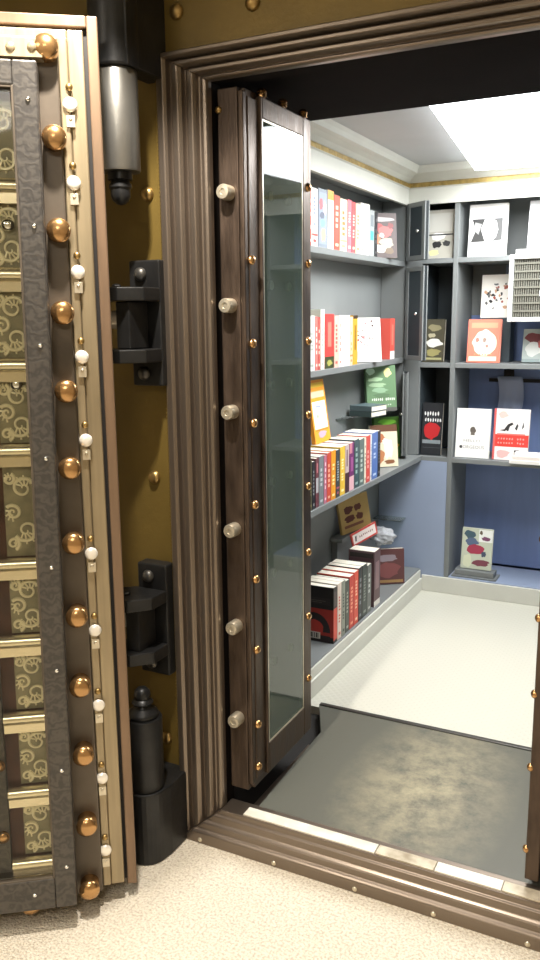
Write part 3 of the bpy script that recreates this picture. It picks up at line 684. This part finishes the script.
row(-1.230, .797, [
 (2.655, 2.706, 'd8d0bc', '444444', .190, 'cream book on the third shelf mostly hidden by the glazed door'),
 (2.710, 2.738, '5c5a44', 'b0a870', .188, 'olive book first in view on the third left shelf'),
 (2.740, 2.768, '24242a', '8c8c90', .180, 'black book beside the olive one on the third left shelf'),
 (2.771, 2.801, '6c3c44', 'c8b0b0', .188, 'burgundy book on the third left shelf', {'spine': [('rect', .1, .9, .3, .6, 'b8b8bc'), ('rect', .3, .7, .7, .9, 'c07880')]}),
 (2.803, 2.848, '7c8488', 'c8ccd0', .190, 'slate grey book on the third left shelf'),
 (2.850, 2.877, 'c4748c', 'f0d0d8', .188, 'dusky pink book on the third left shelf'),
 (2.879, 2.917, 'd0503c', 'f0c0a0', .192, 'red-orange book on the third left shelf'),
 (2.919, 2.966, 'e89c24', 'fff0b0', .194, 'orange-yellow book on the third left shelf'),
 (2.969, 3.008, '3c4248', 'a8b0b8', .190, 'charcoal book between two yellow ones on the third left shelf', {'c2': 'b06070'}),
 (3.011, 3.062, 'e8c040', 'fff4c0', .196, 'bright yellow book on the third left shelf'),
 (3.064, 3.106, 'c8b4b4', '584040', .196, 'taupe book with dark foot on the third left shelf', {'spine': [('rect', 0, 1, 0, .42, '4c3034'), ('rect', .3, .7, .55, .9, '907878')]}),
 (3.108, 3.162, '702c68', 'e8a8b8', .198, 'purple and pink book on the third left shelf', {'spine': [('rect', 0, 1, 0, .3, 'e4b4bc'), ('rect', 0, .6, .78, 1, 'c88090'), ('rect', .3, .75, .4, .7, 'a05890')]}),
 (3.164, 3.219, '3c5458', '9cb4b0', .204, 'dark teal book on the third left shelf'),
 (3.221, 3.278, '60706c', 'b8c4bc', .198, 'grey-green book on the third left shelf'),
 (3.281, 3.302, 'e8e0cc', '888070', .198, 'thin cream book left of the red one on the third shelf'),
 (3.304, 3.352, 'd05048', 'f0a8a0', .202, 'red book beside the blue one on the third left shelf'),
 (3.354, 3.372, 'e0e4ea', '8090b0', .202, 'thin white book between red and blue ones, third shelf'),
 (3.374, 3.448, '5474b4', 'c0d0e8', .206, 'blue book near the end of the third left shelf'),
 (3.450, 3.483, '1e2024', '707478', .206, 'black book closing the row on the third left shelf'),
], G3, .135)
book((-1.352, 3.030, .9935), .155, .255, .018, 'f0a030', 0, 'orange book leaning on top of the third shelf row', G3,
     front=[('rect', .08, .92, .22, .66, 'fbf6ea'), ('rect', .08, .92, .72, .82, 'f8c8a8'), ('rect', .08, .92, .88, .96, 'f8d048'), blob(.5, .13, .28, .05, 'f0a0b8', 3), ('rect', .1, .9, .195, .205, '806030'),
            ('rect', .3, .6, .56, .59, '9ca8d8'), blob(.35, .42, .08, .03, 'b0b8a0', 4)], lean=-.15)
# glass corner shelf with its books
gs = MB().prism([(-1.454, 3.50), (-1.454, 4.08), (-1.335, 4.08), (-1.325, 3.95)], 0, .008).build('glass_shelf', M['clear'], None, .001); gs.location = (0, 0, 1.034)
tag(gs, 'clear glass corner shelf between second and third shelves of the left bookcase', 'glass shelf')
book((-1.412, 3.79, 1.0425), .165, .222, .02, '6c8c68', math.radians(-40), 'green book with pale lettering shown face-out on the glass shelf', 'books on the glass corner shelf',
     front=[blob(.15, .88, .14, .08, 'c8e8d0', 1), blob(.72, .84, .13, .09, 'f0e8a0', 2)]+[blob(.3+.07*k, .7-.12*k, .28, .05, c, k, 14, .3) for k, c in enumerate(('b0d0a8', 'a0bc98', '90b090', '607c5c'))]
     + strokes(.15, .95, .22, .30, 'e4ece0', 5, 12)+strokes(.2, .9, .12, .16, 'c8d4c4', 6, 9)+[('rect', 0, 1, 0, .08, '60605c')], lean=-.12)
for k, (c, lab) in enumerate((('3c4c4c', 'dark teal book lying flat on the glass shelf, lower of two'), ('58686c', 'grey-teal book lying flat on the glass shelf, upper of two'))):
    b = book((-1.385, 3.615+.004*k, 1.0425+.0255*k), .135, .12, .024, c, 0, lab, 'books on the glass corner shelf', flat=True)
    b.rotation_euler = (0, -PI/2, -.2); b.location = (-1.318, 3.60+.004*k, 1.0425+.0125+.0255*k)
book((-1.335, 3.652, .7975), .135, .198, .022, 'e8dcc0', math.radians(-48), 'cream illustrated book shown face-out at the end of the third shelf', G3,
     front=[('rect', 0, 1, .84, 1, '6c4834'), blob(.35, .68, .2, .1, 'c07850', 2), blob(.3, .25, .22, .16, 'c08058', 3), blob(.66, .42, .2, .24, 'f4f0dc', 4), blob(.7, .12, .2, .05, '8c5c3c', 5), blob(.55, .6, .12, .08, 'f8f4e8', 6)], lean=-.16)
book((-1.405, 3.895, .7975), .145, .205, .02, '5c8c3c', math.radians(-40), 'green and yellow book face-out behind the cream one on the third shelf', G3,
     front=[blob(.5, .88, .34, .07, '88d048', 1), blob(.65, .68, .2, .09, 'd8dcd8', 2), blob(.7, .25, .26, .12, 'e0c030', 3), blob(.5, .48, .2, .09, '2c3c20', 4), blob(.4, .1, .3, .06, '3c4830', 5)], lean=-.12)
# bottom shelf
G4 = 'books on the bottom shelf of the left bookcase'
row(-1.228, .1955, [
 (2.944, 2.984, '1e1a1a', 'c04038', .236, 'black and red book showing its barcoded back at the front of the bottom shelf',
   {'w': .17, 'spine': [('rect', 0, 1, .05, .62, 'c8402c'), ('rect', .2, .8, .66, .92, '48383a')],
    'back': [('rect', 0, 1, .10, .60, '9c2c22'), ('poly', [(.5+.42*math.cos(PI*i/14), .18+.34*math.sin(PI*i/14)) for i in range(15)], '241818'), blob(.5, .24, .24, .15, 'b83428', 3, 20, .05),
             ('rect', .08, .92, .0, .12, '241c1c'), ('rect', .1, .66, .05, .17, 'd8d4cc')]+[('rect', .14+.045*i, .14+.045*i+.02+.012*(i % 3 == 0), .065, .155, '2c2828') for i in range(11)]
             + [('rect', .08, .92, .68, .80, '2c2626'), ('rect', .12, .8, .74, .75, '5c5450'), ('rect', .12, .7, .71, .72, '5c5450')]}),
 (2.987, 3.030, 'd8c8bc', 'c05848', .238, 'white and red speckled book second on the bottom left shelf'),
 (3.033, 3.072, '888c80', '3c403c', .236, 'grey-green book third on the bottom left shelf'),
 (3.075, 3.116, '484c44', 'a0a498', .226, 'dark moss book before the two red ones on the bottom shelf'),
 (3.119, 3.170, 'c83c30', 'f0a080', .232, 'scarlet book on the bottom left shelf, nearer of two reds'),
 (3.173, 3.222, 'd8503c', 'f8c8a8', .236, 'tomato red book on the bottom left shelf, farther of two reds'),
 (3.225, 3.268, '2c2e30', '808488', .240, 'charcoal book right of the reds on the bottom left shelf'),
 (3.271, 3.330, '3c4440', '889088', .238, 'dark green book on the bottom left shelf'),
 (3.333, 3.382, '6c706c', 'c8ccc8', .222, 'mid grey book left of the tall brown one, bottom shelf'),
 (3.420, 3.500, '5c4448', 'a08c8c', .262, 'tall brown-purple book with white foot band on the bottom shelf',
   {'w': .125, 'spine': [('rect', 0, 1, 0, .1, 'e4e0d8'), ('rect', .2, .8, .3, .8, '8c7074')], 'back': [blob(.5, .6, .36, .2, '7c5c60', 3), blob(.5, .25, .3, .1, '442f34', 4), ('rect', .05, .95, .88, .96, '2c2424')]}),
], G4, .15)
bg = book((-1.345, 3.735, .1955), .155, .175, .03, '5c3838', math.radians(-55), 'dark maroon book in clear plastic wrap at the far end of the bottom shelf', G4,
     front=[blob(.5, .4, .38, .2, '7c4848', 3), ('rect', .05, .95, .04, .12, '9c7c50'), blob(.45, .75, .35, .1, '8c8088', 5)], lean=-.12)
import bmesh
def crumple(loc, sx, sy, sz, seed, name, m, lab, cat):
    bm = bmesh.new(); bmesh.ops.create_icosphere(bm, subdivisions=4, radius=1)
    from mathutils import noise
    for v in bm.verts:
        d = noise.noise(v.co*2.3+Vector((seed, 0, 0)))*.45+abs(noise.noise(v.co*6+Vector((0, seed, 0))))*.25
        v.co = Vector((v.co.x*sx, v.co.y*sy, v.co.z*sz))*(1+d)
    zmin = min(v.co.z for v in bm.verts)
    for v in bm.verts: v.co.z -= zmin
    me = bpy.data.meshes.new(name); bm.to_mesh(me); bm.free()
    for p in me.polygons: p.use_smooth = True
    me.materials.append(m); o = bpy.data.objects.new(name, me); C.objects.link(o); o.location = loc
    tag(o, lab, cat); return o
crumple((-1.325, 3.80, .375), .055, .055, .04, 3, 'plastic_wrap', M['film'], 'crumpled clear plastic wrap lying over the maroon book, bottom shelf', 'plastic wrap')
# tan book and bordered card above the bottom row
book((-1.420, 3.500, .4945), .20, .165, .016, 'b89c62', math.radians(-22), 'tan book with dark brown print leaning on the back above the bottom row', G4,
     front=[blob(.3, .65, .17, .1, '5c3028', 3), blob(.62, .65, .14, .1, '64382c', 4), blob(.32, .4, .18, .1, '5c3028', 5), blob(.64, .38, .12, .1, '64382c', 6)]+[('rect', .1, .75, .14, .22, '7c5040')], lean=-.12, side=.1)
cs = MB().box(-1.454, -1.425, 3.46, 3.72, .1955, .474).box(-1.454, -1.392, 3.44, 3.72, .475, .493)
tag(cs.build('display_stand', M['bluegrey'], None, .002), 'blue grey stand behind the bottom row holding the tan book', 'stand')
b = book((-1.370, 3.515, .440), .185, .062, .006, 'd04c44', math.radians(-20), 'white label card with red border tilted above the bottom row of books', None,
     front=[('rect', .05, .95, .14, .86, 'f4e8e4'), ('poly', [(.12, .3), (.17, .3), (.2, .7), (.14, .7)], '403838')]+strokes(.28, .85, .4, .62, 'a07878', 4, 8), lean=-.12, cat='card')
b.rotation_euler = (.18, -.12, math.radians(-20))
# back unit books, all face-out towards the opening
G5 = 'books shown face-out in the back pigeonholes'
def face(x0, x1, z0, z1, y, col, label, front, lean=-.11, t=.02, rot=0., cat='book'):
    return book((x0, y, z0+.0005), x1-x0, (z1-z0)/math.cos(lean), t, col, -PI/2+rot, label, G5, front=front, lean=lean, cat=cat)
hour = [('poly', [(.08, .72), (.42, .72), (.32, .52), (.44, .28), (.06, .28), (.18, .50)], '3c3c3c'), ('poly', [(.16, .66), (.34, .62), (.26, .42), (.14, .50)], '9c9c9c'),
        ('poly', [(.62, .72), (.88, .72), (.88, .30), (.60, .28), (.72, .36), (.77, .50), (.72, .66)], '555555'),
        ('poly', [(.40, .60), (.50, .72), (.62, .72), (.70, .60), (.71, .42), (.56, .28), (.44, .36), (.38, .48)], 'fbfbfb')]
face(-1.033, -.852, 1.775, 2.018, YB+.045, 'f0f0ee', 'white book with dark curved silhouettes in the top back pigeonhole', hour+strokes(.18, .85, .86, .90, 'c8c8c8', 4, 10))
rs_ = MB().box(-.975, -.83, YB+.125, YB+.235, 1.2695, 1.486)
tag(rs_.build('display_riser', M['darkpaint_shade'], None, .002), 'dark grey riser block behind the orange-red book in the back pigeonhole', 'stand')
face(-.985, -.832, 1.486, 1.694, YB+.155, 'f2efe8', 'white book scattered with black and red figures above the orange-red book',
     [blob(.12+.78*rnd.random(), .2+.66*rnd.random(), .03+.04*rnd.random(), .02+.035*rnd.random(), rnd.choice(('303030', 'a05040', '686868', 'c8a080')), 100+k, 7, .5) for k in range(30)], lean=-.08)
face(-1.020, -.860, 1.2695, 1.478, YB+.045, 'f0826c', 'orange-red book with a pale centre in the second back pigeonhole',
     [blob(.52, .45, .36, .3, 'fbe8d4', 1, 24, .08), ('rect', .1, .9, .80, .92, 'f4a080'), ('rect', .06, .9, .04, .14, 'f6dccc'), blob(.3, .52, .06, .05, 'c08070', 2), blob(.52, .52, .06, .05, 'a0887c', 3), blob(.6, .38, .05, .04, 'b08878', 4)]+strokes(.2, .85, .17, .21, 'f0a070', 3, 8))
face(-1.060, -.892, .7945, 1.040, YB+.035, 'f6f5f2', 'white book titled Hello Gorgeous on the third back shelf',
     [blob(.5, .56, .09, .065, '605850', 2, 12, .2), ('rect', .44, .56, .46, .53, '6c645c'), ('text', 'HELLO', .24, .74, .32, .375, '9c9894'), ('text', 'GORGEOUS', .12, .86, .185, .25, '8a8682'), blob(.17, .22, .045, .03, '2c2c2c', 5),
      ('rect', .08, .9, .80, .803, 'd8d4d0')])
face(-.874, -.704, .7945, 1.045, YB+.035, 'f3ebe8', 'red and white book with a dark dog figure beside the Hello Gorgeous book',
     [('rect', 0, 1, .26, .50, 'dc4038'), ('rect', 0, .06, 0, 1, 'd86460'), ('poly', [(.16, .58), (.30, .60), (.40, .70), (.52, .74), (.56, .70), (.46, .66), (.42, .56), (.36, .58), (.32, .56)], '303030'),
      ('poly', [(.60, .62), (.66, .72), (.70, .68), (.66, .58)], '404040'), ('poly', [(.80, .66), (.84, .76), (.86, .66), (.80, .60)], '606060'), blob(.25, .88, .14, .06, 'f0c0b8', 2), blob(.3, .12, .2, .07, 'f0b8b4', 3), ('rect', .62, .76, .03, .2, '303030'),
      ('rect', .1, .9, .49, .52, 'e87870')]+strokes(.12, .9, .39, .44, 'f4a098', 5, 10)+strokes(.12, .9, .31, .36, 'f4a098', 9, 10))
face(-1.238, -1.106, 1.775, 2.005, YB+.04, 'b0ada2', 'grey book with black and white pictures in the top narrow pigeonhole',
     [('rect', .05, .95, .55, .93, 'c4c2ba'), blob(.45, .45, .3, .07, 'f0eeea', 3), blob(.4, .28, .2, .07, '282828', 4), blob(.75, .3, .14, .06, '383838', 6), blob(.3, .12, .2, .06, 'd8d098', 5), ('rect', .0, 1, .47, .5, '383838')])
face(-1.243, -1.135, 1.2695, 1.480, YB+.04, '4a4636', 'dark book with olive and white patches in the second narrow pigeonhole',
     [blob(.5, .8, .3, .08, '8c8464', 1), blob(.5, .44, .4, .09, 'dcdad2', 2), blob(.5, .22, .36, .08, '948c5c', 3), blob(.4, .62, .2, .05, 'b0a88c', 4), ('rect', .1, .9, .05, .1, 'a09c70')])
face(-1.241, -1.135, .7945, 1.060, YB+.04, '26282c', 'black book with bold white lettering over a red shape in a narrow pigeonhole',
     strokes(.08, .96, .74, .84, 'f0f0ee', 12, 7)+strokes(.12, .96, .63, .72, 'f0f0ee', 16, 7)+[blob(.5, .47, .42, .15, 'c42c30', 3, 16, .12), ('poly', [(.3, .42), (.75, .42), (.5, .27)], 'c42c30'), ('rect', .06, .96, .22, .29, '8c9498'), ('rect', .1, .96, .14, .145, '686c70')])
face(-1.018, -.862, .2085, .418, YB+.06, 'c6ccb8', 'pale book with a crimson and blue picture, alone in the bottom back recess',
     [blob(.25, .84, .18, .1, '48606c', 1), blob(.32, .66, .22, .09, '5c6c88', 2), blob(.46, .48, .3, .12, 'a83c54', 3, 18, .12), blob(.74, .38, .09, .07, '485468', 4), ('rect', .55, 1, .68, .98, 'eef0ec'), blob(.78, .76, .14, .05, '7c4868', 6),
      blob(.22, .2, .16, .16, 'd8dcc0', 7), blob(.66, .16, .28, .08, '7c4450', 8), blob(.62, .9, .05, .05, '685848', 9)], lean=-.14)
bs = MB().box(-1.055, -.825, YB+.01, YB+.115, .1705, .180).box(-1.04, -.84, YB+.02, YB+.095, .1805, .208)
tag(bs.build('book_stand', M['bluegrey'], None, .002), 'low grey-blue stand under the pale book in the bottom back recess', 'stand')
face(-.765, -.60, 1.2695, 1.428, YB+.10, 'b8c4c0', 'pale teal book with a red patch under the air conditioner',
     [blob(.35, .72, .3, .16, '8c4c50', 1), blob(.3, .38, .24, .2, 'e8ece8', 2), blob(.6, .55, .2, .12, 'c86c68', 3), ('rect', 0, 1, 0, .1, '9cacac')], lean=-.2)
face(-.755, -.60, 1.802, 2.02, YB+.05, 'e8eaee', 'pale leaning book in the top back pigeonhole at the right edge', [('rect', .1, .9, .3, .9, 'd8dce4')], lean=-.2, rot=.05)
o = MB().box(-.80, -.60, YB+.012, YB+.09, 1.7755, 1.8015).build('paper_stack', M['plastic'], None, .002)
tag(o, 'low grey block under the pale leaning book at the top right', 'block')
o = MB().box(-.755, -.62, YB-.040, YB-.005, 1.7715+.0005, 1.789).build('shelf_sign', M['plastic'], None, .001)
tag(o, 'white strip lying along the top edge of the air conditioner', 'sign strip')
for k, (c, dx, lab) in enumerate((('e8e6e0', 0, 'white leaflet at the bottom of the stack right of the red book'), ('d8cfc8', .012, 'off white leaflet in the middle of the stack right of the red book'), ('f4f2ec', .02, 'white leaflet on top of the stack right of the red book'))):
    o = MB().box(-.775+dx, -.60+dx*.5, YB-.05+.01*k, YB+.032-.02, .7945+.0175*k, .7945+.0175*k+.017).build('leaflet', paper(c), None, .001)
    tag(o, lab, 'leaflet', 'leaflets stacked on the third back shelf')
# blue translucent bag hanging at the back of the third pigeonhole
bgm = glass_mat('pale_blue_film', 'c8d6f4', .9, 1.4, .15, .75)
hb = MB()
n = 12
for i in range(n+1):
    for j in range(n+1):
        u = i/n; v = j/n; hb.v.append((-.915+.125*u+.012*math.sin(v*5), YK-.045+.010*math.sin(u*14+v*2)*v, 1.19-.30*v))
for i in range(n):
    for j in range(n): k = i*(n+1)+j; hb.face([k, k+1, k+n+2, k+n+1], None, True)
o = hb.build('plastic_bag', bgm, None); so = o.modifiers.new('s', 'SOLIDIFY'); so.thickness = .002
tag(o, 'pale blue plastic bag hanging behind the books on the third back shelf', 'bag')
o = MB().box(-.96, -.70, YK-.034, YK-.0215, 1.16, 1.178).dome((-.86, YK-.034, 1.20), (0, -1, 0), .025, .01).box(-.885, -.835, YK-.034, YK-.0215, 1.178, 1.225).build('wall_hook', M['pit'], None, .002)
tag(o, 'black hook rail holding the pale blue bag at the back', 'hook')

# ================================================================== LIGHT
def area(name, loc, rot, sx, sy, power, col=(1, .95, .87)):
    l = bpy.data.lights.new(name, 'AREA'); l.shape = 'RECTANGLE'; l.size = sx; l.size_y = sy; l.energy = power; l.color = col
    o = bpy.data.objects.new(name, l); C.objects.link(o); o.location = loc; o.rotation_euler = rot; return o
for i, (x, y) in enumerate(((-1.7, -.6), (.12, -.95))):  # unseen panels, added so the door metal has something bright to reflect
    t = thing('ceiling_light', (x, y, 2.599), 'added unseen light panel on the ceiling before the vault, '+('left one' if i == 0 else 'right one'), 'light')
    MB().box(-.32, .32, -.62, .62, -.02, 0).build('housing', M['white'], t, .003)
    MB().box(-.30, .30, -.60, .60, -.03, -.0205).build('diffuser', M['addedlamp'], t)
    area('added_room_light', (x, y, 2.555), (0, 0, 0), .6, 1.2, 25)
# recessed spot above the door leaf
sp = thing('ceiling_light', (-.99, 1.23, 2.599), 'round recessed downlight above the open vault door', 'light')
MB().lathe((0, 0, 0), (0, 0, -1), [(0, .09), (.012, .09), (.014, .07), (.006, .065), (.004, 0)], seg=32).build('trim_ring', M['white'], sp)
l = bpy.data.lights.new('downlight', 'SPOT'); l.energy = 190; l.color = (1, .93, .84); l.spot_size = math.radians(100); l.spot_blend = .3; l.shadow_soft_size = .035
o = bpy.data.objects.new('downlight', l); C.objects.link(o); o.location = (-.99, 1.23, 2.57)
area('vault_tube_light', (-.60, 3.34, 2.13), (0, 0, math.radians(7)), .6, 1.25, 31, (1., .99, .965))

wd = bpy.data.worlds.new('world'); bpy.context.scene.world = wd; wd.use_nodes = True
wd.node_tree.nodes['Background'].inputs[0].default_value = (.6, .62, .65, 1); wd.node_tree.nodes['Background'].inputs[1].default_value = .3

# ================================================================== CAMERA
cam = bpy.data.cameras.new('camera'); co = bpy.data.objects.new('camera', cam); C.objects.link(co)
f = 830.; yaw, pitch, roll = math.radians(27.14), math.radians(11.08), math.radians(-.6)
fw = Vector((-math.sin(yaw)*math.cos(pitch), math.cos(yaw)*math.cos(pitch), -math.sin(pitch)))
r0 = Vector((math.cos(yaw), math.sin(yaw), 0)); u0 = r0.cross(fw)
R = r0*math.cos(roll)+u0*math.sin(roll); U = -r0*math.sin(roll)+u0*math.cos(roll)
mw = Matrix((R, U, -fw)).transposed().to_4x4(); mw.translation = Vector((0, 0, 1.5)); co.matrix_world = mw
cam.sensor_fit = 'VERTICAL'; cam.sensor_height = 36; cam.lens = f*36/960; cam.clip_start = .05
sc_ = bpy.context.scene; sc_.camera = co
sc_.view_settings.view_transform = 'Standard'; sc_.view_settings.look = 'None'; sc_.view_settings.gamma = 1; sc_.view_settings.exposure = 0.
sc_.view_settings.use_curve_mapping = False
